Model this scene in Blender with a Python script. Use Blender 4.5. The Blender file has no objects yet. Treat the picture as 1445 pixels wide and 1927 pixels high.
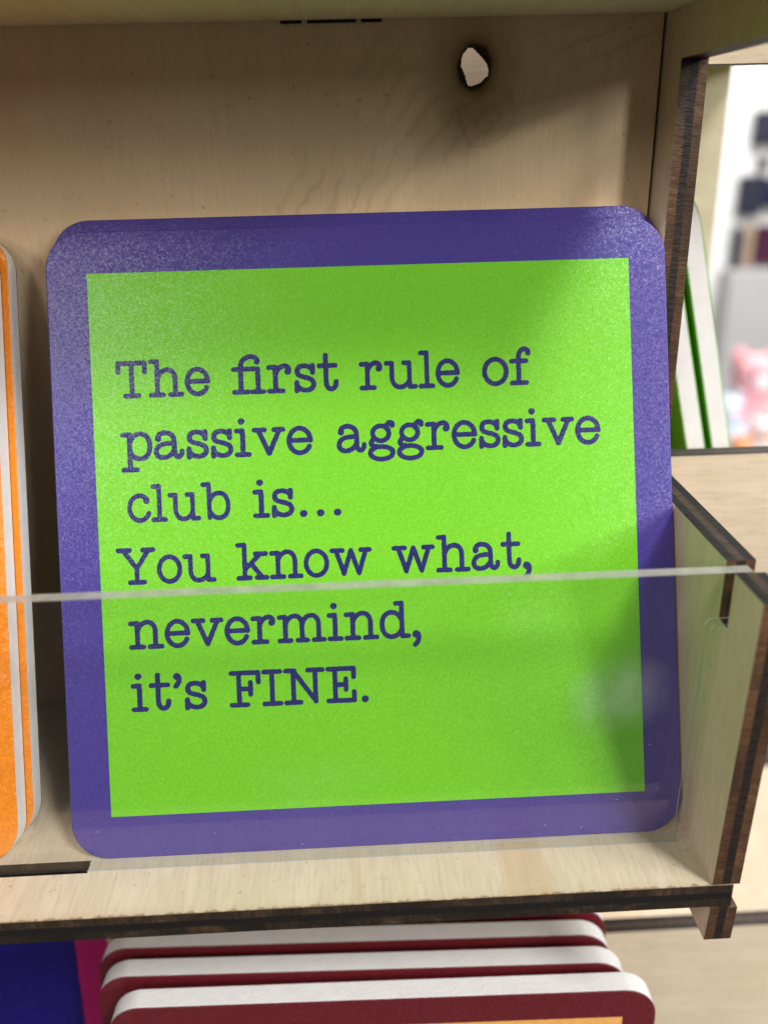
import bpy, bmesh, math, random
import numpy as np
from mathutils import Matrix, Vector, noise
from mathutils.geometry import tessellate_polygon

random.seed(7)
MM = 0.001
scene = bpy.context.scene
COL = scene.collection

# ------------------------------------------------------------------ camera
cam_d = bpy.data.cameras.new('camera')
cam = bpy.data.objects.new('camera', cam_d)
COL.objects.link(cam)
CAM = Vector((0.0547, -146.5928, 98.933))
FW = Vector((0.03190876, 0.92239816, -0.38492008))
RT = Vector((0.99874886, -0.0442617, -0.02327255))
UP = Vector((0.03850377, 0.38369589, 0.92265645))
cm = Matrix.Identity(4)
for i in range(3):
    cm[i][0], cm[i][1], cm[i][2], cm[i][3] = RT[i], UP[i], -FW[i], CAM[i] * MM
cam.matrix_world = cm
cam_d.sensor_fit = 'VERTICAL'
cam_d.sensor_height = 36.0
cam_d.lens = 1656.48 / 1927 * 36.0
cam_d.clip_start = 0.01
cam_d.clip_end = 50
cam_d.dof.use_dof = True
cam_d.dof.focus_distance = 0.1345
cam_d.dof.aperture_fstop = cam_d.lens / 2.7
scene.camera = cam

# ------------------------------------------------------------------ light
world = bpy.data.worlds.new('World')
scene.world = world
world.use_nodes = True
bgn = world.node_tree.nodes['Background']
bgn.inputs[0].default_value = (1.0, 0.96, 0.90, 1)
bgn.inputs[1].default_value = 0.06


def lamp(name, loc, target, sx, sy, power, col=(1.0, 0.98, 0.95)):
    d = bpy.data.lights.new(name, 'AREA')
    d.shape = 'RECTANGLE'
    d.size, d.size_y = sx, sy
    d.energy = power
    d.color = col
    o = bpy.data.objects.new(name, d)
    COL.objects.link(o)
    o.location = loc
    o.rotation_euler = (Vector(target) - Vector(loc)).to_track_quat('-Z', 'Y').to_euler()
    return o


AIM = (0.0, -0.03, 0.05)


def lamp_at(name, az, el, dist, sx, sy, power):
    """az: degrees to the right of straight-out-of-the-rack, el: degrees above level"""
    az, el = math.radians(az), math.radians(el)
    loc = (AIM[0] + dist * math.cos(el) * math.sin(az), AIM[1] - dist * math.cos(el) * math.cos(az), AIM[2] + dist * math.sin(el))
    return lamp(name, loc, AIM, sx, sy, power)


lamp_at('ceiling_lamp_right', 41, 46, 2.4, 0.45, 0.45, 40)
lamp_at('ceiling_lamp_left', -24, 29, 3.0, 0.35, 0.45, 13)
lamp_at('ceiling_lamp_far_left', -40, 18, 4.6, 0.9, 0.7, 32)
lamp_at('ceiling_lamp_far_right', 62, 18, 4.2, 0.9, 0.3, 50)
lamp_at('ceiling_lamp_overhead', 55, 64, 2.0, 0.6, 0.4, 8)
lamp_at('fill_left_side', -62, 38, 2.6, 0.6, 0.4, 10)  # fill added to brighten the side panel's inner face
lamp_at('ceiling_lamp_aisle', 34, 16, 4.2, 0.5, 1.3, 52)
lamp('ceiling_lamp_behind', (1.3, 1.6, 1.9), (1.2, 2.2, -0.3), 1.2, 0.6, 110)

vs = scene.view_settings
vs.view_transform = 'Standard'
vs.look = 'None'
vs.exposure = 0.0
vs.gamma = 1.0
vs.use_curve_mapping = False
scene.render.engine = 'CYCLES'
scene.cycles.max_bounces = 10
scene.cycles.transparent_max_bounces = 16
scene.cycles.caustics_reflective = False
scene.cycles.caustics_refractive = False


# ------------------------------------------------------------------ materials
class NT:
    def __init__(self, name):
        self.m = bpy.data.materials.new(name)
        self.m.use_nodes = True
        self.t = self.m.node_tree
        self.n = self.t.nodes
        self.bsdf = self.n['Principled BSDF']
        self.out = self.n['Material Output']
        self._co = None

    def add(self, typ, **kw):
        nd = self.n.new(typ)
        for k, v in kw.items():
            setattr(nd, k, v)
        return nd

    def set(self, sock, v):
        if isinstance(v, bpy.types.NodeSocket):
            self.t.links.new(v, sock)
        elif isinstance(v, (tuple, list)) and len(v) == 3 and sock.type == 'RGBA':
            sock.default_value = (*v, 1)
        else:
            sock.default_value = v

    def co(self):
        if not self._co:
            self._co = self.add('ShaderNodeTexCoord').outputs['Object']
        return self._co

    def mapping(self, scale=(1, 1, 1), loc=(0, 0, 0), rot=(0, 0, 0)):
        nd = self.add('ShaderNodeMapping')
        self.set(nd.inputs[0], self.co())
        nd.inputs['Location'].default_value = loc
        nd.inputs['Rotation'].default_value = rot
        nd.inputs['Scale'].default_value = scale
        return nd.outputs[0]

    def noise(self, vec, scale, detail=3, rough=0.55, dist=0):
        nd = self.add('ShaderNodeTexNoise')
        self.set(nd.inputs['Vector'], vec)
        nd.inputs['Scale'].default_value = scale
        nd.inputs['Detail'].default_value = detail
        nd.inputs['Roughness'].default_value = rough
        nd.inputs['Distortion'].default_value = dist
        return nd.outputs[0]

    def math(self, op, a, b=0.0, c=None, clamp=False):
        nd = self.add('ShaderNodeMath', operation=op)
        nd.use_clamp = clamp
        self.set(nd.inputs[0], a)
        self.set(nd.inputs[1], b)
        if c is not None:
            self.set(nd.inputs[2], c)
        return nd.outputs[0]

    def ramp(self, fac, stops, interp='LINEAR'):
        nd = self.add('ShaderNodeValToRGB')
        nd.color_ramp.interpolation = interp
        els = nd.color_ramp.elements
        while len(els) < len(stops):
            els.new(0.5)
        for e, (p, c) in zip(els, stops):
            e.position = p
            e.color = (*c, 1) if len(c) == 3 else c
        self.set(nd.inputs[0], fac)
        return nd.outputs[0]

    def mix(self, fac, a, b, mode='MIX'):
        nd = self.add('ShaderNodeMix', data_type='RGBA', blend_type=mode)
        self.set(nd.inputs['Factor'], fac)
        self.set(nd.inputs[6], a)
        self.set(nd.inputs[7], b)
        return nd.outputs[2]

    def sep(self, vec):
        nd = self.add('ShaderNodeSeparateXYZ')
        self.set(nd.inputs[0], vec)
        return nd.outputs

    def bump(self, h, strength, dist):
        nd = self.add('ShaderNodeBump')
        nd.inputs['Strength'].default_value = strength
        nd.inputs['Distance'].default_value = dist
        self.set(nd.inputs['Height'], h)
        self.set(self.bsdf.inputs['Normal'], nd.outputs[0])

    def fin(self, col=None, rough=0.5, spec=0.5):
        if col is not None:
            self.set(self.bsdf.inputs['Base Color'], col)
        self.set(self.bsdf.inputs['Roughness'], rough)
        self.bsdf.inputs['Specular IOR Level'].default_value = spec
        return self.m


def ply_face(name, grain='y', tone=(0.60, 0.47, 0.33), rings=None, burn=None, band=None, seed=0.0, edge_front=None, amt=1.0):
    """birch plywood veneer: pores along the grain, mottling, optional knot rings, burn mark or heartwood band"""
    k = NT(name)
    sc = (1.0, 0.10, 1.0) if grain == 'y' else (0.10, 1.0, 1.0)
    long = k.mapping(scale=sc, loc=(seed, seed * 0.7, 0))
    fine = k.noise(long, 1700, 4, 0.65)
    mid = k.noise(long, 330, 3, 0.6)
    blotch = k.noise(k.mapping(loc=(seed, 0, 0)), 42, 3, 0.55, 0.4)
    speck = k.noise(k.mapping(loc=(0, seed, 0)), 900, 2, 0.5)
    t = Vector(tone)
    col = k.ramp(fine, [(0.28, tuple(t * (1 - 0.20 * amt))), (0.50, tuple(t)), (0.75, tuple(t * (1 + 0.10 * amt)))])
    col = k.mix(k.ramp(mid, [(0.38, (0.34 * amt,) * 3), (0.62, (0.0,) * 3)]), col, (tone[0] * 0.80, tone[1] * 0.74, tone[2] * 0.66))
    col = k.mix(k.ramp(blotch, [(0.35, (0.40,) * 3), (0.65, (0.0,) * 3)]), col, (tone[0] * 0.86, tone[1] * 0.83, tone[2] * 0.74))
    col = k.mix(k.ramp(speck, [(0.24, (0.55,) * 3), (0.31, (0.0,) * 3)]), col, (tone[0] * 0.55, tone[1] * 0.48, tone[2] * 0.40))
    x, y, z = k.sep(k.co())
    if band:
        wob = k.math('MULTIPLY', k.math('SUBTRACT', k.noise(k.mapping(scale=(1, 0.3, 1)), 160, 2), 0.5), 0.004)
        xb = k.math('ADD', x, wob)
        for (a, b, s) in band:
            c, w = (a + b) / 2 * MM, (b - a) / 2 * MM
            f = k.math('DIVIDE', k.math('ABSOLUTE', k.math('SUBTRACT', xb, c)), w)
            f = k.ramp(f, [(0.72, (s,) * 3), (1.0, (0.0,) * 3)])
            col = k.mix(f, col, (tone[0] * 0.80, tone[1] * 0.66, tone[2] * 0.50))
    if rings:
        for (cx, cy, ri, r0, r1, st, fx, fq, brk) in rings:
            dx = k.math('MULTIPLY', k.math('SUBTRACT', x, cx * MM), fx)
            dy = k.math('SUBTRACT', y, cy * MM)
            r = k.math('SQRT', k.math('ADD', k.math('MULTIPLY', dx, dx), k.math('MULTIPLY', dy, dy)))
            r = k.math('ADD', r, k.math('MULTIPLY', k.noise(k.mapping(), 130, 3), 0.006))
            w = k.math('SINE', k.math('MULTIPLY', r, fq))
            w = k.math('POWER', k.math('MULTIPLY_ADD', w, 0.5, 0.5), 5.0)
            fade = k.ramp(k.math('DIVIDE', r, r1 * MM), [(max(0, ri / r1 - 0.05), (0, 0, 0)), (ri / r1 + 0.5 * (ri == 0), (1, 1, 1)), (r0 / r1, (1, 1, 1)), (1.0, (0, 0, 0))])
            patch = k.ramp(k.noise(k.mapping(), 70, 2), [(0.42, (0,) * 3), (0.6, (1,) * 3)] if brk else [(0.2, (0.5,) * 3), (0.6, (1,) * 3)])
            f = k.math('MULTIPLY', k.math('MULTIPLY', w, fade), k.math('MULTIPLY', patch, st))
            col = k.mix(f, col, (tone[0] * 0.50, tone[1] * 0.42, tone[2] * 0.34))
    if burn:
        cx, cy, rx, ry = burn
        dx = k.math('DIVIDE', k.math('SUBTRACT', x, cx * MM), rx * MM)
        dy = k.math('DIVIDE', k.math('SUBTRACT', y, cy * MM), ry * MM)
        r = k.math('SQRT', k.math('ADD', k.math('MULTIPLY', dx, dx), k.math('MULTIPLY', dy, dy)))
        r = k.math('ADD', r, k.math('MULTIPLY', k.math('SUBTRACT', k.noise(k.mapping(), 520, 3), 0.5), 0.35))
        halo = k.ramp(k.math('DIVIDE', r, 4.0), [(0.33, (0.80,) * 3), (0.46, (0.45,) * 3), (1.0, (0.0,) * 3)])
        col = k.mix(halo, col, (0.20, 0.10, 0.030))
        char = k.ramp(k.math('DIVIDE', r, 4.0), [(0.27, (1.0,) * 3), (0.335, (0.0,) * 3)])
        col = k.mix(char, col, (0.038, 0.019, 0.009))
    if edge_front is not None:      # laser scorch bleeding onto the veneer along one cut edge
        d = k.math('ABSOLUTE', k.math('SUBTRACT', y, edge_front * MM))
        d = k.math('ADD', d, k.math('MULTIPLY', k.math('SUBTRACT', k.noise(k.mapping(scale=(1, .15, 1)), 900, 3), 0.5), 0.0016))
        f = k.ramp(k.math('DIVIDE', d, 0.0022), [(0.06, (0.7,) * 3), (0.16, (0.10,) * 3), (0.8, (0.0,) * 3)])
        col = k.mix(f, col, (0.22, 0.11, 0.04))
    k.bump(k.math('ADD', fine, k.math('MULTIPLY', speck, 0.6)), 0.35, 0.00012)
    return k.fin(col, 0.62, 0.30)


def ply_edge(name, stops, mot=0.5, soot=0.6):
    """laser-cut plywood edge: three charred plies across the thickness (local z)"""
    k = NT(name)
    x, y, z = k.sep(k.co())
    wob = k.math('MULTIPLY', k.math('SUBTRACT', k.noise(k.mapping(), 120, 2), 0.5), 0.00035)
    f = k.math('DIVIDE', k.math('ADD', z, wob), 0.004)
    a, b, c = stops
    n1 = k.noise(k.mapping(scale=(1, 1, 0.30)), 1500, 4, 0.7)
    n2 = k.noise(k.mapping(scale=(1, 1, 1.6)), 330, 4, 0.65)
    n3 = k.noise(k.mapping(), 75, 3, 0.6)
    ca = k.mix(k.ramp(n2, [(0.50, (0.0,) * 3), (0.70, (mot,) * 3)]), a, (0.24, 0.125, 0.055))
    cc = k.mix(k.ramp(n2, [(0.30, (mot,) * 3), (0.48, (0.0,) * 3)]), c, (0.24, 0.125, 0.055))
    ca = k.mix(k.ramp(n3, [(0.40, (0.85,) * 3), (0.6, (0.0,) * 3)]), ca, tuple(v * 0.25 for v in a))
    cc = k.mix(k.ramp(n3, [(0.40, (0.0,) * 3), (0.6, (0.85,) * 3)]), cc, tuple(v * 0.25 for v in c))
    w = lambda p, q_: k.ramp(f, [(p, (0,) * 3), (q_, (1,) * 3)])
    col = k.mix(w(0.335, 0.36), ca, b)
    col = k.mix(w(0.64, 0.665), col, cc)
    col = k.mix(k.ramp(n1, [(0.40, (soot,) * 3), (0.60, (0.0,) * 3)]), col, tuple(v * 0.3 for v in a))
    k.bump(n1, 0.9, 0.00022)
    return k.fin(col, 0.55, 0.35)


BROWN = (0.135, 0.064, 0.028)
DKBR = (0.034, 0.022, 0.014)
BLACK = (0.008, 0.007, 0.007)
M = {}
M['edge'] = ply_edge('charred_ply_edge', (BROWN, BLACK, BROWN), 0.35)
M['edge_dark'] = ply_edge('charred_ply_edge_dark', ((0.030, 0.020, 0.013), BLACK, (0.055, 0.033, 0.020)), 0.32)
M['edge_top'] = ply_edge('charred_ply_edge_sooty', (BLACK, (0.085, 0.052, 0.034), BLACK), 0.12)
WOOD = (0.68, 0.575, 0.445)
M['ply_back'] = ply_face('birch_back', 'y', (0.76, 0.575, 0.375), rings=[(23, 102.5, 0, 7.5, 9.5, 0.30, 0.8, 3000, 0), (62, 58, 62, 80, 84, 0.30, 1.0, 2100, 1)],
                         burn=(20.35, 109.35, 2.15, 2.65), seed=0.3, amt=0.45)
M['ply_floor'] = ply_face('birch_shelf', 'y', WOOD, band=[(18.5, 26.5, 0.55), (-3.0, -1.2, 0.25)], seed=0.9, edge_front=-53)
M['ply_side'] = ply_face('birch_side', 'y', (0.68, 0.54, 0.41), seed=1.7)
M['ply_upper'] = ply_face('birch_upper', 'y', (0.76, 0.62, 0.45), seed=2.4)
M['ply_core'] = ply_face('birch_core', 'x', (0.40, 0.33, 0.25), seed=4.0)
M['ply_right'] = ply_face('birch_right', 'x', (0.70, 0.595, 0.45), seed=3.1)


def laminate(name, col, grain=5200, flake=0.068, rough=0.30, spec=0.5):
    """printed face under a pearl-textured laminate: every grain tilts its own way and glints on its own"""
    k = NT(name)
    warp = k.add('ShaderNodeVectorMath', operation='ADD')
    k.set(warp.inputs[0], k.co())
    wn = k.add('ShaderNodeTexNoise')
    k.set(wn.inputs['Vector'], k.co())
    wn.inputs['Scale'].default_value = grain * 0.8
    wv = k.add('ShaderNodeVectorMath', operation='SCALE')
    k.set(wv.inputs[0], wn.outputs['Color'])
    wv.inputs['Scale'].default_value = 0.00022
    k.set(warp.inputs[1], wv.outputs[0])
    vo = k.add('ShaderNodeTexVoronoi')
    k.set(vo.inputs['Vector'], warp.outputs[0])
    vo.inputs['Scale'].default_value = grain
    off = k.add('ShaderNodeVectorMath', operation='SUBTRACT')
    k.set(off.inputs[0], vo.outputs['Color'])
    off.inputs[1].default_value = (0.5, 0.5, 0.5)
    scl = k.add('ShaderNodeVectorMath', operation='SCALE')
    k.set(scl.inputs[0], off.outputs[0])
    scl.inputs['Scale'].default_value = flake * 2
    geo = k.add('ShaderNodeNewGeometry')
    ad = k.add('ShaderNodeVectorMath', operation='ADD')
    k.set(ad.inputs[0], geo.outputs['Normal'])
    k.set(ad.inputs[1], scl.outputs[0])
    nm = k.add('ShaderNodeVectorMath', operation='NORMALIZE')
    k.set(nm.inputs[0], ad.outputs[0])
    k.set(k.bsdf.inputs['Normal'], nm.outputs[0])
    c = Vector(col)
    rnd = k.sep(vo.outputs['Color'])[1]
    cc = k.ramp(rnd, [(0.0, tuple(c * 0.92)), (0.7, tuple(c * 1.02)), (1.0, tuple(c * 1.08 + Vector((0.006,) * 3)))])
    return k.fin(cc, rough, spec)


M['purple'] = laminate('purple_laminate', (0.066, 0.044, 0.280))
M['green'] = laminate('lime_laminate', (0.185, 0.600, 0.022))
M['ink'] = laminate('navy_ink_laminate', (0.018, 0.020, 0.140))
M['orange'] = laminate('orange_laminate', (0.92, 0.27, 0.008), 2600, 0.09)
M['maroon'] = laminate('maroon_laminate', (0.120, 0.011, 0.016), 2600, 0.05)
M['peach'] = laminate('peach_laminate', (0.80, 0.40, 0.11), 2600, 0.05)
M['magenta'] = laminate('magenta_laminate', (0.36, 0.004, 0.10), 2600, 0.05)
M['navy'] = laminate('navy_laminate', (0.006, 0.002, 0.105), 2600, 0.05)
M['lime'] = laminate('leaf_green_laminate', (0.16, 0.52, 0.03), 2600, 0.05)


def board(name, col):
    k = NT(name)
    n = k.noise(k.mapping(), 1300, 4, 0.65)
    n2 = k.noise(k.mapping(), 260, 3, 0.6)
    c = Vector(col)
    cc = k.ramp(n2, [(0.3, tuple(c * 0.95)), (0.6, tuple(c))])
    cc = k.mix(k.ramp(k.noise(k.mapping(), 1100, 1), [(0.20, (0.5,) * 3), (0.26, (0.0,) * 3)]), cc, (0.35, 0.33, 0.32))
    k.bump(k.math('ADD', n, k.math('MULTIPLY', k.noise(k.mapping(), 500, 3), 0.6)), 0.9, 0.00013)
    return k.fin(cc, 0.6, 0.35)


M['core'] = board('white_board', (0.87, 0.87, 0.88))


def acrylic(name):
    k = NT(name)
    k.n.remove(k.bsdf)
    tr = k.add('ShaderNodeBsdfTransparent')
    tr.inputs[0].default_value = (0.985, 0.988, 0.98, 1)
    gl = k.add('ShaderNodeBsdfGlossy')
    gl.inputs['Roughness'].default_value = 0.03
    lw = k.add('ShaderNodeLayerWeight')
    lw.inputs['Blend'].default_value = 0.5
    f = k.math('MULTIPLY_ADD', k.math('POWER', lw.outputs['Facing'], 5.0), 0.95, 0.055)
    mx = k.add('ShaderNodeMixShader')
    k.set(mx.inputs[0], f)
    k.t.links.new(tr.outputs[0], mx.inputs[1])
    k.t.links.new(gl.outputs[0], mx.inputs[2])
    # pale reflection painted on as a soft white patch, with two faint smears
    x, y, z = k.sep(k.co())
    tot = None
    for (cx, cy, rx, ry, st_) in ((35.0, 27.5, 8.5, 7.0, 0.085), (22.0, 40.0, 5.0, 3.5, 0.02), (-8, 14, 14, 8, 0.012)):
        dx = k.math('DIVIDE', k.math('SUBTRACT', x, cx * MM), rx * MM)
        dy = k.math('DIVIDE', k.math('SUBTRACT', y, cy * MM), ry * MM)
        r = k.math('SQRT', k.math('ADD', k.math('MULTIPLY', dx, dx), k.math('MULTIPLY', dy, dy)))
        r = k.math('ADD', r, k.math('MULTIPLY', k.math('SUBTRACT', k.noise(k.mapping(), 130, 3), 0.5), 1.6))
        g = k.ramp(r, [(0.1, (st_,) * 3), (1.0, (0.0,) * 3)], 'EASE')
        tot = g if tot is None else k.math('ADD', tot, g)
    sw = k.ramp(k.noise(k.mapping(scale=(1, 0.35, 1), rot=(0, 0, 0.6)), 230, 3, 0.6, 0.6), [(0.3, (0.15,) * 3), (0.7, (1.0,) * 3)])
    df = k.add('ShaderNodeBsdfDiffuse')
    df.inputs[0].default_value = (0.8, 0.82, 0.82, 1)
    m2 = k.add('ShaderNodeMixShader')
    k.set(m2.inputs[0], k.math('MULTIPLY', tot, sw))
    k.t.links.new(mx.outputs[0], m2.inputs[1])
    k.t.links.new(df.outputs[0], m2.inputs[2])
    k.t.links.new(m2.outputs[0], k.out.inputs[0])
    return k.m


def acrylic_edge(name, solid=0.80):
    k = NT(name)
    tr = k.add('ShaderNodeBsdfTransparent')
    tr.inputs[0].default_value = (0.85, 0.88, 0.84, 1)
    k.fin(k.ramp(k.noise(k.mapping(), 240, 4, 0.7), [(0.3, (0.34, 0.34, 0.30)), (0.7, (0.56, 0.55, 0.49))]), 0.28, 0.6)
    mx = k.add('ShaderNodeMixShader')
    mx.inputs[0].default_value = solid
    k.t.links.new(tr.outputs[0], mx.inputs[1])
    k.t.links.new(k.bsdf.outputs[0], mx.inputs[2])
    k.t.links.new(mx.outputs[0], k.out.inputs[0])
    return k.m


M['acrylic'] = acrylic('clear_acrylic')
M['acrylic_edge'] = acrylic_edge('sawn_acrylic_edge')


def acrylic_side(name):
    """polished side of the sheet: clear in the middle, bright along both arrises"""
    k = NT(name)
    tr = k.add('ShaderNodeBsdfTransparent')
    tr.inputs[0].default_value = (0.93, 0.95, 0.93, 1)
    k.fin((0.62, 0.64, 0.62), 0.2, 0.7)
    x, y, z = k.sep(k.co())
    d = k.math('ABSOLUTE', k.math('SUBTRACT', k.math('SUBTRACT', z, k.math('MULTIPLY', y, 0.032)), 0.0010))
    n = k.math('MULTIPLY', k.noise(k.mapping(), 500, 3), 0.0002)
    f = k.ramp(k.math('DIVIDE', k.math('ADD', d, n), 0.0010), [(0.78, (0.06,) * 3), (0.90, (0.75,) * 3)])
    mx = k.add('ShaderNodeMixShader')
    k.set(mx.inputs[0], f)
    k.t.links.new(tr.outputs[0], mx.inputs[1])
    k.t.links.new(k.bsdf.outputs[0], mx.inputs[2])
    k.t.links.new(mx.outputs[0], k.out.inputs[0])
    return k.m


M['acrylic_side'] = acrylic_side('polished_acrylic_edge')


def plain(name, col, rough=0.6, var=0.12, scale=60, spec=0.4):
    k = NT(name)
    c = Vector(col)
    return k.fin(k.ramp(k.noise(k.mapping(), scale, 3), [(0.3, tuple(c * (1 - var))), (0.7, tuple(c * (1 + var)))]), rough, spec)


M['dark_back'] = plain('unseen_dark_back', (0.10, 0.065, 0.04), 0.9, 0.3, 900)  # unseen dark back, added to soak up bounce light in the gap
M['dust'] = plain('dust', (0.75, 0.74, 0.70), 0.8)
M['white_metal'] = plain('white_metal', (0.82, 0.81, 0.80), 0.4, 0.03)
M['grey_metal'] = plain('grey_metal', (0.50, 0.49, 0.50), 0.5, 0.04, 5)
M['floor_grey'] = plain('floor_grey', (0.08, 0.08, 0.08), 0.45, 0.06, 3)
M['pack_dark'] = plain('pack_dark', (0.020, 0.022, 0.040), 0.4, 0.3)
M['pack_blue'] = plain('pack_blue', (0.012, 0.020, 0.075), 0.4, 0.3)
M['pack_plum'] = plain('pack_plum', (0.055, 0.010, 0.035), 0.4, 0.3)
M['pack_card'] = plain('pack_card', (0.42, 0.30, 0.20), 0.6, 0.2)
M['pink'] = plain('pink_plush', (0.90, 0.46, 0.50), 0.9, 0.15, 400)
M['white_plush'] = plain('white_plush', (0.85, 0.82, 0.85), 0.9, 0.08, 400)
M['orange_plush'] = plain('orange_plush', (0.85, 0.32, 0.06), 0.9, 0.15, 400)
M['blue_plush'] = plain('blue_plush', (0.62, 0.72, 0.86), 0.9, 0.08, 400)
M['brown_plush'] = plain('brown_plush', (0.12, 0.04, 0.04), 0.9, 0.15, 400)


# ------------------------------------------------------------------ builders
def link(name, me, parent=None):
    o = bpy.data.objects.new(name, me)
    COL.objects.link(o)
    if parent is not None:
        o.parent = parent
    return o


def thing(name, label, cat, loc=(0, 0, 0), group=None):
    o = bpy.data.objects.new(name, None)
    COL.objects.link(o)
    o.empty_display_size = 0.01
    o.location = Vector(loc) * MM
    o['label'] = label
    o['category'] = cat
    if group:
        o['group'] = group
    return o


def extrude_mesh(name, outline, holes, t, mats, shear=0.0, third=None, hole_back=None):
    """outline/holes: lists of (a, b) in mm; extruded from local z = 0 to t"""
    loops = [outline] + list(holes)
    flat = [p for lp in loops for p in lp]
    tris = tessellate_polygon([[Vector((a, b, 0)) for a, b in lp] for lp in loops])
    n = len(flat)
    v = [(a * MM, b * MM, (b * shear) * MM) for a, b in flat] + [(a * MM, b * MM, (t + b * shear) * MM) for a, b in flat]
    if hole_back:
        for i in range(len(outline), n):
            a, b = hole_back(*flat[i])
            v[i] = (a * MM, b * MM, 0)
    f, mi = [], []
    for tr in tris:
        a, b, c = [flat[i] for i in tr]
        ccw = (b[0] - a[0]) * (c[1] - a[1]) - (b[1] - a[1]) * (c[0] - a[0]) > 0
        tr = tuple(tr) if ccw else tuple(reversed(tr))
        f.append(tuple(reversed(tr)))
        mi.append(0)
        f.append(tuple(i + n for i in tr))
        mi.append(0)
    base = 0
    for li, lp in enumerate(loops):
        m = len(lp)
        area = sum(lp[i][0] * lp[(i + 1) % m][1] - lp[(i + 1) % m][0] * lp[i][1] for i in range(m))
        outer = li == 0
        flip = (area > 0) != outer
        for i in range(m):
            p, q_ = base + i, base + (i + 1) % m
            quad = (p, q_, q_ + n, p + n)
            f.append(tuple(reversed(quad)) if flip else quad)
            dx, dy = flat[q_][0] - flat[p][0], flat[q_][1] - flat[p][1]
            ln = math.hypot(dx, dy) * (1 if area > 0 else -1)
            nx, ny = dy / ln, -dx / ln
            mi.append(2 if (third and third(nx, ny)) else 1)
        base += m
    me = bpy.data.meshes.new(name)
    me.from_pydata(v, [], f)
    for mt in mats:
        me.materials.append(mt)
    me.polygons.foreach_set('material_index', mi)
    me.update()
    return me


def frame(origin, ax, ay):
    ax, ay = Vector(ax), Vector(ay)
    az = ax.cross(ay)
    m = Matrix.Identity(4)
    for i in range(3):
        m[i][0], m[i][1], m[i][2], m[i][3] = ax[i], ay[i], az[i], origin[i] * MM
    return m


def panel(name, parent, outline, t, fr, face, edge='edge', holes=(), shear=0.0, third=None, hole_back=None):
    mats = [M[face], M[edge]] + ([M[third[0]]] if third else [])
    o = link(name, extrude_mesh(name, outline, holes, t, mats, shear, third[1] if third else None, hole_back), parent)
    o.matrix_local = fr
    return o


def rect(a0, a1, b0, b1):
    return [(a0, b0), (a1, b0), (a1, b1), (a0, b1)]


# horizontal sheet: local x = X, y = Y, z = Z ; wall facing the camera: local x = X, y = Z, z = -Y ; side: x = Y, y = Z, z = X
def F_H(z):
    return frame((0, 0, z), (1, 0, 0), (0, 1, 0))


def F_W(y):
    return frame((0, y, 0), (1, 0, 0), (0, 0, 1))


def F_S(x):
    return frame((x, 0, 0), (0, 1, 0), (0, 0, 1))


T = 4.0
WX = 48.915
LEFT = -112.0

# ------------------------------------------------------------------ the plywood rack
rack = thing('display_rack', 'laser-cut plywood display rack with charred edges and a clear acrylic lip', 'display rack', (0, 0, -135))
RK = Matrix.Translation((0, 0, 0.135))


def rpanel(name, outline, t, fr, face, edge='edge', holes=(), shear=0.0, third=None, hole_back=None):
    return panel(name, rack, outline, t, RK @ fr, face, edge, holes, shear, third, hole_back)


# ragged burnt hole through the back panel
hole0 = [(19.4, 111.98), (20.15, 111.88), (20.91, 111.12), (21.68, 110.36), (22.25, 109.68), (22.46, 108.83), (22.38, 108.25),
         (21.73, 107.58), (20.8, 107.01), (19.95, 106.77), (19.47, 106.87), (19.08, 107.72), (18.79, 108.57), (18.59, 109.16),
         (18.21, 109.51), (18.39, 110.26), (18.48, 110.75), (18.85, 111.33)]
hole0 = [(20.2 + (a - 20.2) * 1.0, 109.4 + (b - 109.4) * 1.0) for a, b in hole0]
hole = []
for i, p in enumerate(hole0):
    q_ = hole0[(i + 1) % len(hole0)]
    for s in (0, 0.25, 0.5, 0.75):
        x, z = p[0] + (q_[0] - p[0]) * s, p[1] + (q_[1] - p[1]) * s
        j = 0.09 if s else 0.03
        hole.append((x + random.uniform(-j, j), z + random.uniform(-j, j)))
rpanel('back_panel', rect(LEFT, 48.45, -134, 120.2), T, F_W(T), 'ply_back', 'edge_dark', [hole],
       hole_back=lambda a, b: (a + 0.55 + (a - 20.3) * 0.05, b + 0.28 + (b - 109.4) * 0.05))
rpanel('core_panel', rect(LEFT, 48.4, -134, 134), T, F_W(24), 'ply_core', 'edge')

# shelf with the slot that takes the acrylic tab
rpanel('shelf', rect(LEFT, 52.0, -53, -0.05), T, F_H(-T), 'ply_floor', 'edge_dark', [rect(-92, -41.85, -44.5, -42.0)])
rpanel('upper_shelf', rect(LEFT, 48.8, -53, -0.05), T, F_H(116), 'ply_upper', 'edge_dark')
rpanel('lower_shelf', rect(LEFT, 48.8, -60, -0.05), T, F_H(-T - 131.1), 'ply_floor', 'edge_dark')

# side panel: low wing in front, post at the back, rail above; one sheet
side = [(112, 0.04), (-52.9, 0.04), (-54.7, 46.5), (-46.2, 46.5), (-46.2, 38.3), (-43.3, 38.3), (-43.3, 46.9), (-7.72, 46.9),
        (-7.72, 109.36), (-53, 109.36), (-53, 134), (112, 134)]
rpanel('side_panel', side, T, F_S(WX), 'ply_side', 'edge', third=('edge_top', lambda nx, ny: ny > 0.7))
rpanel('side_panel', [(112, -134), (4.2, -134), (4.2, -10.6), (-52.9, -10.6), (-53.3, -4.05), (112, -4.05)], T, F_S(WX), 'ply_side', 'edge')

# dark finger-joint slots where the upper shelf enters the back panel
for a, b in ((-8.2, -5.15), (-4.3, 2.85), (3.6, 6.6)):
    rpanel('joint_slot', rect(a, b, 115.55, 115.96), 0.2, F_W(-0.02), 'edge_top', 'edge_top')

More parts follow.
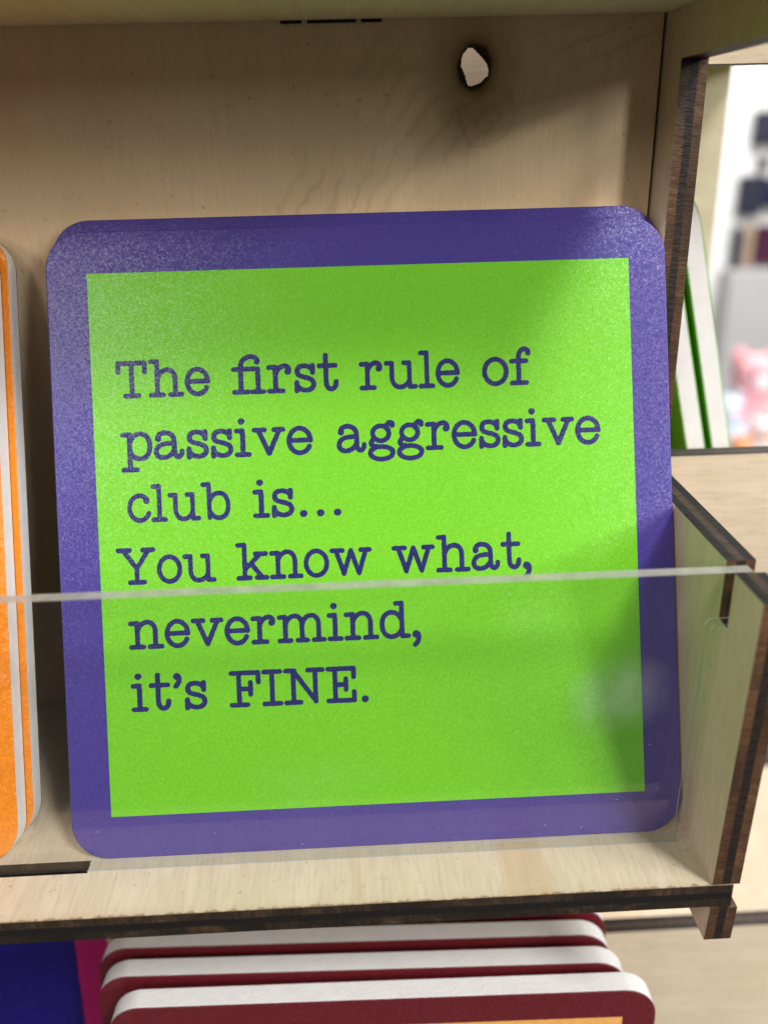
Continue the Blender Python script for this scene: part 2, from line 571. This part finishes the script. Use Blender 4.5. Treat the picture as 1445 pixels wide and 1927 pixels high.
# neighbouring bay, turned a quarter: its near panel continues the back panel, its back is the side panel
near_top = [(53.1, 109.05), (110, 109.05), (110, 134), (53.1, 134)]
rpanel('near_panel', near_top, T, F_W(T), 'ply_right', 'edge_top')
rpanel('near_panel', rect(53.1, 106.5, -10.6, 46.3), T, F_W(T), 'ply_right', 'edge_top')
rpanel('near_panel', rect(48.6, 106.5, -134, -68.75), T, F_W(T), 'ply_right', 'edge_top')
rpanel('far_panel', [(53.1, -134), (106, -134), (106, -70), (102.5, -70), (102.5, 134), (53.1, 134)], T, F_W(110), 'ply_right', 'edge')
rpanel('shelf', rect(53.1, 106, 4.1, 105.8), T, F_H(-T), 'ply_upper', 'edge_dark')
rpanel('upper_shelf', rect(53.1, 106, 4.1, 105.8), T, F_H(116), 'ply_upper', 'edge_dark')
rpanel('lower_shelf', rect(53.1, 165, 4.1, 105.8), T, F_H(-116), 'ply_floor', 'edge_dark')

# clear acrylic lip: tab in the shelf slot at the left, tab in the panel notch at the right
lip_out = [(-91.5, -3.6), (-42.1, -3.6), (-41.95, 0.06), (46.95, 0.06), (46.95, 37.4), (47.15, 37.95), (47.7, 38.4), (51.6, 38.4), (51.6, 46.35),
           (-111, 46.35), (-111, 0.06), (-91.6, 0.06)]
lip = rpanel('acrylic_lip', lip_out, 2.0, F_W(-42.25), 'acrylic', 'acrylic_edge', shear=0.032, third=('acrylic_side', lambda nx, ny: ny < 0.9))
bm = bmesh.new()
for i in range(60):
    x, z = random.uniform(-52, 46), random.uniform(1, 45)
    if random.random() < 0.5:
        x, z = random.uniform(-52, -44), random.uniform(2, 42)
    r = random.choice((0.02, 0.03, 0.03, 0.05))
    a0 = random.uniform(0, 3.14)
    el = random.uniform(1, 3.0)
    h = 2.0 + 0.032 * z + 0.02
    vsl = []
    for k_ in range(6):
        a = k_ * math.pi / 3
        px, pz = r * el * math.cos(a), r * math.sin(a)
        vsl.append(bm.verts.new(((x + px * math.cos(a0) - pz * math.sin(a0)) * MM, (z + px * math.sin(a0) + pz * math.cos(a0)) * MM, h * MM)))
    bm.faces.new(vsl)
me = bpy.data.meshes.new('dust')
bm.to_mesh(me)
bm.free()
me.materials.append(M['dust'])
d = link('dust', me, lip)
d['kind'] = 'stuff'


# ------------------------------------------------------------------ coasters
def round_rect(x0, x1, y0, y1, r, n=18):
    pts = []
    for cx, cy, a0 in ((x1 - r, y1 - r, 0), (x0 + r, y1 - r, 90), (x0 + r, y0 + r, 180), (x1 - r, y0 + r, 270)):
        for i in range(n + 1):
            a = math.radians(a0 + 90 * i / n)
            pts.append((cx + r * math.cos(a), cy + r * math.sin(a)))
    return pts


def slab_mesh(name, x0, x1, y0, y1, r, z0, z1, bev, mat, both=False):
    """rounded-corner slab with a softened front rim (and back rim if both)"""
    prof = [(0 if not both else bev, z0)]
    if both:
        prof += [(bev * 0.3, z0 + bev * 0.3), (0, z0 + bev)]
    prof += [(0, prof[-1][1] + 0.03), (0, z1 - bev - 0.03)] if (z1 - z0) > 1 else []
    prof += [(0, z1 - bev), (bev * 0.12, z1 - bev * 0.5), (bev * 0.45, z1 - bev * 0.14), (bev, z1)]
    v, f = [], []
    n = None
    for ins, z in prof:
        ring = round_rect(x0 + ins, x1 - ins, y0 + ins, y1 - ins, max(r - ins, 0.05))
        n = len(ring)
        v += [(a * MM, b * MM, z * MM) for a, b in ring]
    for k_ in range(len(prof) - 1):
        for i in range(n):
            j = (i + 1) % n
            f.append((k_ * n + i, k_ * n + j, (k_ + 1) * n + j, (k_ + 1) * n + i))
    f.append(tuple(reversed(range(n))))
    f.append(tuple((len(prof) - 1) * n + i for i in range(n)))
    me = bpy.data.meshes.new(name)
    me.from_pydata(v, [], f)
    me.materials.append(mat)
    me.update()
    for p in me.polygons:
        p.use_smooth = len(p.vertices) == 4
    return me


def coaster(label, fr, face, panel_mat=None, size=(-46.6, 46.6, 0.0, 94.4), t=3.15, border=6.0, group=None, back=None, radius=5.6):
    x0, x1, y0, y1 = size
    o = thing('coaster', label, 'coaster', group=group)
    o.matrix_world = fr
    link('core', slab_mesh('core', x0, x1, y0, y1, radius, -t, -0.22, 0.1, M['core']), o)
    pf = link('printed_face', slab_mesh('printed_face', x0, x1, y0, y1, radius, -0.215, 0.0, 0.18, M[face]), o)
    if back:
        link('bounce_backing', slab_mesh('bounce_backing', x0, x1, y0, y1, radius, -t - 0.2, -t - 0.01, 0.05, M[back]), o)
    gp = None
    if panel_mat:
        bx = border if isinstance(border, tuple) else (border,) * 4
        me = extrude_mesh('colour_panel', rect(x0 + bx[0], x1 - bx[1], y0 + bx[2], y1 - bx[3]), [], 0.03, [M[panel_mat], M[panel_mat]])
        gp = link('colour_panel', me, o)
        gp.location = (0, 0, 0.004 * MM)
    return o, gp


K = 0.985
TH = 0.3713
ct, st = math.cos(TH), math.sin(TH)
EY = Vector((0, st, ct))
NRM = Vector((0, -ct, st))


def leaning(u, v, off):
    """frame on the leaning plane: u along x, v up the plane, off behind the front face (mm)"""
    p0 = Vector((2.155, -39.787, 0))
    p = CAM + K * (p0 - CAM) + Vector((u, 0, 0)) + EY * v - NRM * off
    return frame(p, (1, 0, 0), EY)


B0 = -1.55 * K          # lower edge of the coaster on the plane
main_fr = leaning(0, 0, 0)
cz = lambda a, b: (-47.5 * K + a, 47.15 * K + a, B0 + b, 94.3 * K + b)
main, gp = coaster('purple coaster with lime green square lettered with the passive aggressive club joke', main_fr, 'purple', 'green', cz(0, 0), back='dark_back',
                   border=((47.5 - 41.35) * K, (47.15 - 41.35) * K, (1.55 + 4.95) * K, (94.3 - 87.93) * K))
coaster('purple coaster directly behind the lettered one, only its upper rim showing', leaning(0, 2.75, 3.42), 'purple', 'green',
        cz(0, 0), border=6.1, back='dark_back')
# orange pair
coaster('orange coaster with white edges at the front of the orange pair', leaning(-101.3, 0.2, 0.15), 'orange', None, cz(0, 0), back='dark_back', t=3.6)
coaster('orange coaster with white edges standing behind the other orange one', leaning(-100.3, 1.75, 4.05), 'orange', None, cz(0, 0), back='dark_back', t=3.5)

# lower bay, nearly upright stack seen from above
STK = ['maroon coaster with a peach square, foremost of the white-edged maroon stack',
       'maroon coaster second from the front of the white-edged maroon stack',
       'maroon coaster third from the front of the white-edged maroon stack',
       'maroon coaster fourth from the front of the maroon stack, tucked under the shelf']
for i, (ytop, lean, xc, rz) in enumerate(((-39.6, 3.5, 1.9, -0.022), (-33.6, 5.0, -1.6, -0.030), (-27.6, 6.5, -3.0, -0.030), (-21.9, 8.0, -2.2, -0.022))):
    a = math.radians(lean)
    ey = Vector((0, math.sin(a), math.cos(a)))
    base = Vector((xc - 0.6, ytop, -36.2 + 0.1 * i)) - ey * 94.6
    ax = Vector((math.cos(rz), math.sin(rz), 0))
    az = ax.cross(ey)
    ey2 = az.cross(ax).normalized()
    coaster(STK[i], frame(base, ax, ey2), 'maroon', 'peach', (-47.3, 47.3, 0, 94.6), t=4.0, border=5.8, group=None)
a = math.radians(9)
ey = Vector((0, math.sin(a), math.cos(a)))
coaster('navy coaster with a magenta border standing beside the maroon stack under the shelf', frame(Vector((-99.6, -4.5, -33)) - ey * 94.6 - Vector((0, 10, 0)), (1, 0, 0), ey),
        'magenta', 'navy', (-47.3, 47.3, 0, 94.6), border=6.2)

# green-faced pair in the neighbouring bay, facing right
for lab, xb, dz in (('green-faced coaster with white edge standing outermost in the neighbouring bay', 86.5, 0),
                    ('green-faced coaster with white edge squeezed behind the outer one in the neighbouring bay', 81.3, 0)):
    a = math.radians(14.2)
    ey = Vector((-math.sin(a), 0, math.cos(a)))
    coaster(lab, frame(Vector((xb, 20 + 47.3, 0.9)), (0, 1, 0), ey), 'lime', None, (-47.3, 47.3, 0, 91), t=3.6, back='lime')  # backs coloured green to stand in for bounce off the neighbouring face


# ------------------------------------------------------------------ typewriter lettering
def Ln(x0, y0, x1, y1):
    return [(x0, y0), (x1, y1)]


def Bz(p0, p1, p2, p3, n=14):
    out = []
    for i in range(n + 1):
        t = i / n
        s = 1 - t
        out.append(tuple(s ** 3 * a + 3 * s * s * t * b + 3 * s * t * t * c + t ** 3 * d for a, b, c, d in zip(p0, p1, p2, p3)))
    return out


def El(cx, cy, rx, ry, a0=0, a1=360, n=30):
    return [(cx + rx * math.cos(math.radians(a0 + (a1 - a0) * i / n)), cy + ry * math.sin(math.radians(a0 + (a1 - a0) * i / n))) for i in range(n + 1)]


def Dot(x, y, r):
    return ('dot', x, y, r)


def arch(x0, x1, y=60):
    return Bz((x0, y), (x0 + 7, 103), (x1, 107), (x1, y + 2))


G = {
    'h': (122, [Ln(30, 124, 30, 8), Ln(10, 123, 30, 123), Ln(8, 8, 50, 8), arch(30, 92), Ln(92, 62, 92, 8), Ln(74, 8, 114, 8)]),
    'n': (121, [Ln(30, 91, 30, 8), Ln(8, 90, 30, 91), Ln(8, 8, 50, 8), arch(30, 92), Ln(92, 62, 92, 8), Ln(73, 8, 113, 8)]),
    'm': (170, [Ln(28, 91, 28, 8), Ln(8, 90, 28, 91), Ln(8, 8, 46, 8), arch(28, 86), Ln(86, 62, 86, 8), Ln(70, 8, 104, 8),
                arch(86, 144), Ln(144, 62, 144, 8), Ln(127, 8, 162, 8)]),
    'r': (88, [Ln(30, 91, 30, 8), Ln(8, 90, 30, 91), Ln(8, 8, 54, 8), Bz((30, 58), (34, 100), (82, 106), (76, 74)), Dot(72, 74, 11)]),
    'i': (56, [Ln(28, 91, 28, 8), Ln(8, 90, 28, 91), Ln(8, 8, 48, 8), Dot(25, 123, 11.5)]),
    'l': (60, [Ln(31, 124, 31, 8), Ln(8, 8, 52, 8), Ln(10, 123, 31, 123)]),
    'u': (121, [Ln(28, 91, 28, 40), Ln(8, 91, 28, 91), Bz((28, 40), (28, -4), (84, -2), (92, 36)), Ln(92, 91, 92, 8), Ln(72, 91, 92, 91), Ln(92, 8, 113, 8)]),
    't': (72, [Ln(30, 126, 30, 34), Ln(8, 90, 62, 90), Bz((30, 34), (30, 0), (64, 0), (64, 34))]),
    's': (78, [Ln(66, 93, 66, 68), Bz((66, 74), (58, 97), (13, 100), (13, 72)), Bz((13, 72), (13, 46), (69, 58), (69, 29)),
               Bz((69, 29), (69, 1), (20, 1), (12, 26)), Ln(11, 35, 11, 6)]),
    'e': (88, [El(44, 50, 36, 43, 0, 332), Ln(9, 51, 80, 51)]),
    'c': (85, [El(46, 50, 38, 43, 42, 334), Dot(72, 75, 11.5)]),
    'o': (92, [El(46, 50, 38, 43)]),
    'a': (104, [Bz((16, 74), (14, 101), (70, 103), (70, 64)), Dot(17, 73, 11), Ln(70, 64, 70, 28), Bz((70, 28), (70, 2), (95, 2), (95, 28)),
                Bz((70, 57), (40, 58), (9, 54), (9, 28)), Bz((9, 28), (9, -2), (60, 2), (70, 36))]),
    'b': (109, [Ln(30, 124, 30, 8), Ln(8, 123, 30, 123), Bz((30, 60), (38, 103), (101, 107), (101, 50)), Bz((101, 50), (101, -7), (42, -4), (30, 34))]),
    'd': (107, [Ln(78, 124, 78, 8), Ln(58, 123, 78, 123), Ln(78, 8, 99, 8), Bz((78, 60), (70, 103), (8, 107), (8, 50)), Bz((8, 50), (8, -7), (66, -4), (78, 36))]),
    'p': (105, [Ln(30, 91, 30, -31), Ln(8, 90, 30, 91), Ln(8, -31, 52, -31), Bz((30, 60), (38, 103), (97, 107), (97, 50)), Bz((97, 50), (97, -7), (42, -4), (30, 34))]),
    'g': (96, [El(46, 65, 28, 26), Bz((64, 84), (66, 106), (90, 108), (87, 92)), Dot(86, 92, 9.5), Bz((24, 46), (6, 38), (8, 20), (30, 20)), El(47, -3, 39, 22)]),
    'v': (112, [Ln(21, 91, 56, 9), Ln(92, 91, 56, 9), Ln(8, 91, 42, 91), Ln(74, 91, 104, 91)]),
    'w': (154, [Ln(23, 91, 50, 10), Ln(50, 10, 77, 90), Ln(77, 90, 105, 10), Ln(105, 10, 132, 91), Ln(8, 91, 46, 91), Ln(114, 91, 146, 91)]),
    'k': (118, [Ln(31, 124, 31, 8), Ln(8, 123, 31, 123), Ln(8, 8, 50, 8), Ln(34, 40, 88, 90), Ln(70, 91, 108, 91), Ln(54, 58, 94, 9), Ln(74, 8, 110, 8)]),
    'f': (76, [Ln(32, 8, 32, 96), Ln(8, 8, 58, 8), Ln(8, 84, 58, 84), Bz((32, 92), (32, 132), (66, 134), (67, 112)), Dot(66, 111, 9.5)]),
    'F1': (116, [Ln(32, 8, 32, 96), Ln(8, 8, 56, 8), Ln(8, 87, 90, 87), Ln(90, 87, 90, 8), Ln(70, 8, 108, 8), Bz((32, 94), (32, 136), (88, 140), (90, 112)), Dot(88, 111, 10)]),
    'T': (110, [Ln(55, 120, 55, 8), Ln(32, 8, 78, 8), Ln(9, 120, 101, 120), Ln(9, 120, 9, 90), Ln(101, 120, 101, 90)]),
    'Y': (144, [Ln(26, 120, 74, 56), Ln(118, 120, 74, 56), Ln(74, 56, 74, 8), Ln(48, 8, 100, 8), Ln(8, 120, 50, 120), Ln(98, 120, 136, 120)]),
    'F': (110, [Ln(34, 120, 34, 8), Ln(8, 8, 62, 8), Ln(8, 120, 102, 120), Ln(102, 120, 102, 86), Ln(34, 64, 74, 64), Ln(74, 86, 74, 44)]),
    'I': (73, [Ln(36, 120, 36, 8), Ln(8, 120, 65, 120), Ln(8, 8, 65, 8)]),
    'N': (145, [Ln(34, 8, 34, 120), Ln(8, 8, 58, 8), Ln(8, 120, 38, 120), Ln(36, 118, 110, 12), Ln(111, 10, 111, 120), Ln(86, 120, 137, 120)]),
    'E': (106, [Ln(32, 120, 32, 8), Ln(8, 8, 98, 8), Ln(8, 120, 98, 120), Ln(98, 120, 98, 90), Ln(98, 8, 98, 38), Ln(32, 64, 70, 64), Ln(70, 84, 70, 46)]),
    ',': (34, [Dot(16, 13, 13.5), Bz((24, 12), (28, -6), (20, -18), (12, -24))]),
    "'": (36, [Dot(18, 118, 12.5), Bz((25, 116), (28, 100), (20, 90), (13, 84))]),
    '.': (27, [Dot(13.5, 10, 12.5)]),
}
STROKE = 8.6


def glyph(ch):
    """union of round-ended strokes, contoured from a distance field into a clean flat mesh"""
    w, parts = G[ch]
    h = 2.4
    gx = np.arange(-8, w + 10, h)
    gy = np.arange(-46, 146, h)
    X, Y = np.meshgrid(gx, gy, indexing='ij')
    D = np.full(X.shape, 1e9)
    for p in parts:
        if p[0] == 'dot':
            D = np.minimum(D, np.hypot(X - p[1], Y - p[2]) - p[3])
            continue
        for (ax, ay), (bx, by) in zip(p[:-1], p[1:]):
            dx, dy = bx - ax, by - ay
            L = dx * dx + dy * dy + 1e-9
            t = np.clip(((X - ax) * dx + (Y - ay) * dy) / L, 0, 1)
            D = np.minimum(D, np.hypot(X - ax - t * dx, Y - ay - t * dy) - STROKE)
    D = D + np.random.RandomState(sum(map(ord, ch))).uniform(-1.0, 1.0, D.shape)
    verts, faces, vid = [], [], {}

    def vert(key, x, y):
        if key not in vid:
            vid[key] = len(verts)
            verts.append((x, y))
        return vid[key]
    nx, ny = D.shape
    for i in range(nx - 1):
        for j in range(ny - 1):
            c = [(i, j), (i + 1, j), (i + 1, j + 1), (i, j + 1)]
            d = [D[a] for a in c]
            if min(d) > 0:
                continue
            poly = []
            for k_ in range(4):
                a, b = c[k_], c[(k_ + 1) % 4]
                da, db = d[k_], d[(k_ + 1) % 4]
                if da <= 0:
                    poly.append(vert(a, gx[a[0]], gy[a[1]]))
                if (da <= 0) != (db <= 0):
                    t = da / (da - db)
                    key = (min(a, b), max(a, b))
                    poly.append(vert(key, gx[a[0]] + t * (gx[b[0]] - gx[a[0]]), gy[a[1]] + t * (gy[b[1]] - gy[a[1]])))
            if len(poly) >= 3:
                faces.append(tuple(poly))
    return w, np.array(verts), faces


GL = {}
XH = 4.40
# (baseline v, [(word, left u, right u)]) measured on the coaster plane, mm
TEXT = [
    (68.95, [('The', -37.69, -23.49), (['F1', 'r', 's', 't'], -20.23, -3.97), ('rule', -0.79, 14.66), ('of', 18.13, 25.73)]),
    (59.43, [('passive', -37.41, -8.24), ('aggressive', -4.66, 36.16)]),
    (50.00, [('club', -36.80, -21.20), (['i', 's', ' ', '.', ' ', ' ', '.', ' ', ' ', '.'], -17.77, -4.25)]),
    (40.52, [('You', -38.84, -23.79), ('know', -20.70, 0.12), ('what,', 3.19, 24.77)]),
    (30.60, [('nevermind,', -37.48, 7.27)]),
    (21.00, [("it's", -37.51, -25.91), (['F', 'I', 'N', 'E', ' ', '.'], -22.54, -1.15)]),
]
for base, words in TEXT:
    vv, ff = [], []
    for word, ul, ur in words:
        cur = 0.0
        items = []
        for ch in word:
            if ch == ' ':
                cur += 13
                continue
            if ch not in GL:
                GL[ch] = glyph(ch)
            items.append((ch, cur))
            cur += GL[ch][0] + 3.5
        total = cur - 3.5
        sx = (ur - ul) / total
        for ch, x0 in items:
            w, gv, gf = GL[ch]
            o0 = len(vv)
            for x, y in gv:
                vv.append(((ul + (x + x0) * sx) * K * MM, (base + y * XH / 100) * K * MM, 0))
            ff += [tuple(o0 + i for i in fc) for fc in gf]
    me = bpy.data.meshes.new('text_line')
    me.from_pydata(vv, [], ff)
    me.materials.append(M['ink'])
    me.update()
    o = link('text_line', me, gp)
    o.location = (0, 0, 0.055 * MM)


# ------------------------------------------------------------------ shop behind, seen through the cut-out
def box_bm(bm, x0, x1, y0, y1, z0, z1, bev=0.0):
    m = Matrix.Translation(((x0 + x1) / 2 * MM, (y0 + y1) / 2 * MM, (z0 + z1) / 2 * MM)) @ Matrix.Diagonal(((x1 - x0) * MM, (y1 - y0) * MM, (z1 - z0) * MM, 1))
    r = bmesh.ops.create_cube(bm, size=1, matrix=m)
    if bev:
        es = {e for v in r['verts'] for e in v.link_edges}
        bmesh.ops.bevel(bm, geom=list(es), offset=bev * MM, segments=3, affect='EDGES', profile=0.5)


def boxes(name, parent, mat, specs, bev=0.0):
    bm = bmesh.new()
    for s in specs:
        box_bm(bm, *s, bev=bev)
    me = bpy.data.meshes.new(name)
    bm.to_mesh(me)
    bm.free()
    me.materials.append(M[mat])
    return link(name, me, parent)


FLOOR = -1100
bm = bmesh.new()
bmesh.ops.create_grid(bm, x_segments=2, y_segments=2, size=8.0, matrix=Matrix.Translation((0, 3, FLOOR * MM)))
me = bpy.data.meshes.new('floor')
bm.to_mesh(me)
bm.free()
me.materials.append(M['floor_grey'])
fl = link('floor', me)
fl['kind'] = 'structure'

fx = thing('shop_fixture', 'white shop fixture hung with dark packs, seen blurred beyond the rack', 'shop fixture', (1700, 3000, FLOOR))


def local_boxes(name, root, mat, specs, bev=0.0):
    ox, oy, oz = [c / MM for c in root.location]
    return boxes(name, root, mat, [(a - ox, b - ox, c - oy, d_ - oy, e - oz, f - oz) for a, b, c, d_, e, f in specs], bev)


local_boxes('upright', fx, 'white_metal', [(1180, 1312, 2990, 3040, FLOOR, 900)], 4)
local_boxes('upright', fx, 'white_metal', [(2150, 2282, 2990, 3040, FLOOR, 900)], 4)
local_boxes('pegboard', fx, 'white_metal', [(1313, 2149, 3000, 3020, -330, 890)], 2)
local_boxes('plinth', fx, 'grey_metal', [(1313, 2149, 2900, 3020, FLOOR + 1, -332)], 4)
PK = [('dark pack hung high on the white fixture beside the upright', 'pack_dark', 1365, 1470, 70, 175),
      ('small black pack hung between the larger dark packs', 'pack_dark', 1395, 1435, -5, 32),
      ('dark square pack hung in the middle row next to the upright', 'pack_dark', 1340, 1425, -155, -25),
      ('navy pack hung in the middle row', 'pack_blue', 1432, 1530, -130, -30),
      ('grey-black long pack hung lowest next to the upright', 'pack_dark', 1338, 1372, -330, -190),
      ('kraft card pack hung in the lowest row', 'pack_card', 1385, 1412, -325, -200),
      ('plum pack hung in the lowest row', 'pack_plum', 1420, 1520, -320, -185)]
for lab, mt, a, b, c, d_ in PK:
    t = thing('hanging_pack', lab, 'pack', ((a + b) / 2, 2985, c), 'packs hung on the white fixture')
    local_boxes('pouch', t, mt, [(a, b, 2970, 2993, c, d_)], 6)
    local_boxes('hang_tab', t, 'pack_card' if mt == 'pack_card' else 'white_metal', [((a + b) / 2 - 10, (a + b) / 2 + 10, 2984, 2987, d_ + 1, d_ + 14)], 1)

tb = thing('display_table', 'white display table carrying plush toys beyond the rack', 'table', (720, 1250, FLOOR))
local_boxes('table_top', tb, 'white_metal', [(560, 1000, 1080, 1420, -430, -408)], 4)
for lx in (580, 960):
    for ly in (1100, 1380):
        local_boxes('leg', tb, 'white_metal', [(lx, lx + 20, ly, ly + 20, FLOOR + 1, -431)], 2)


def plush(name, label, loc, s, mat, mat2):
    t = thing(name, label, 'plush toy', loc)

    def ball(nm, m, parts):
        bm = bmesh.new()
        for (x, y, z, rx, ry, rz) in parts:
            bmesh.ops.create_icosphere(bm, subdivisions=3, radius=1, matrix=Matrix.Translation((x * s * MM, y * s * MM, z * s * MM)) @ Matrix.Diagonal((rx * s * MM, ry * s * MM, rz * s * MM, 1)))
        for v in bm.verts:
            v.co += v.co.normalized() * noise.noise(v.co * 90) * 0.002
        me = bpy.data.meshes.new(nm)
        bm.to_mesh(me)
        bm.free()
        me.materials.append(M[m])
        for p in me.polygons:
            p.use_smooth = True
        return link(nm, me, t)
    ball('body', mat, [(0, 0, 26, 26, 22, 26), (-15, -16, 8, 9, 14, 8), (15, -16, 8, 9, 14, 8), (-24, -6, 32, 8, 9, 15), (24, -6, 32, 8, 9, 15)])
    ball('head', mat, [(0, -2, 64, 21, 19, 19)])
    ball('ear', mat, [(-16, 0, 81, 8, 5, 8)])
    ball('ear', mat, [(16, 0, 81, 8, 5, 8)])
    ball('muzzle', mat2, [(0, -19, 60, 9, 6, 7)])
    ball('eye', 'brown_plush', [(-8, -19, 69, 2.4, 2, 2.4)])
    ball('eye', 'brown_plush', [(8, -19, 69, 2.4, 2, 2.4)])


plush('plush_toy', 'pink plush toy with a white muzzle on the white display table', (705, 1340, -408), 1.9, 'pink', 'white_plush')
plush('plush_toy', 'white plush toy with an orange muzzle on the white display table', (668, 1200, -408), 1.0, 'white_plush', 'orange_plush')
plush('plush_toy', 'orange plush toy with a white muzzle on the white display table', (624, 1180, -408), 0.72, 'orange_plush', 'white_plush')
plush('plush_toy', 'pale blue plush toy with a white muzzle on the white display table', (648, 1300, -408), 1.15, 'blue_plush', 'white_plush')
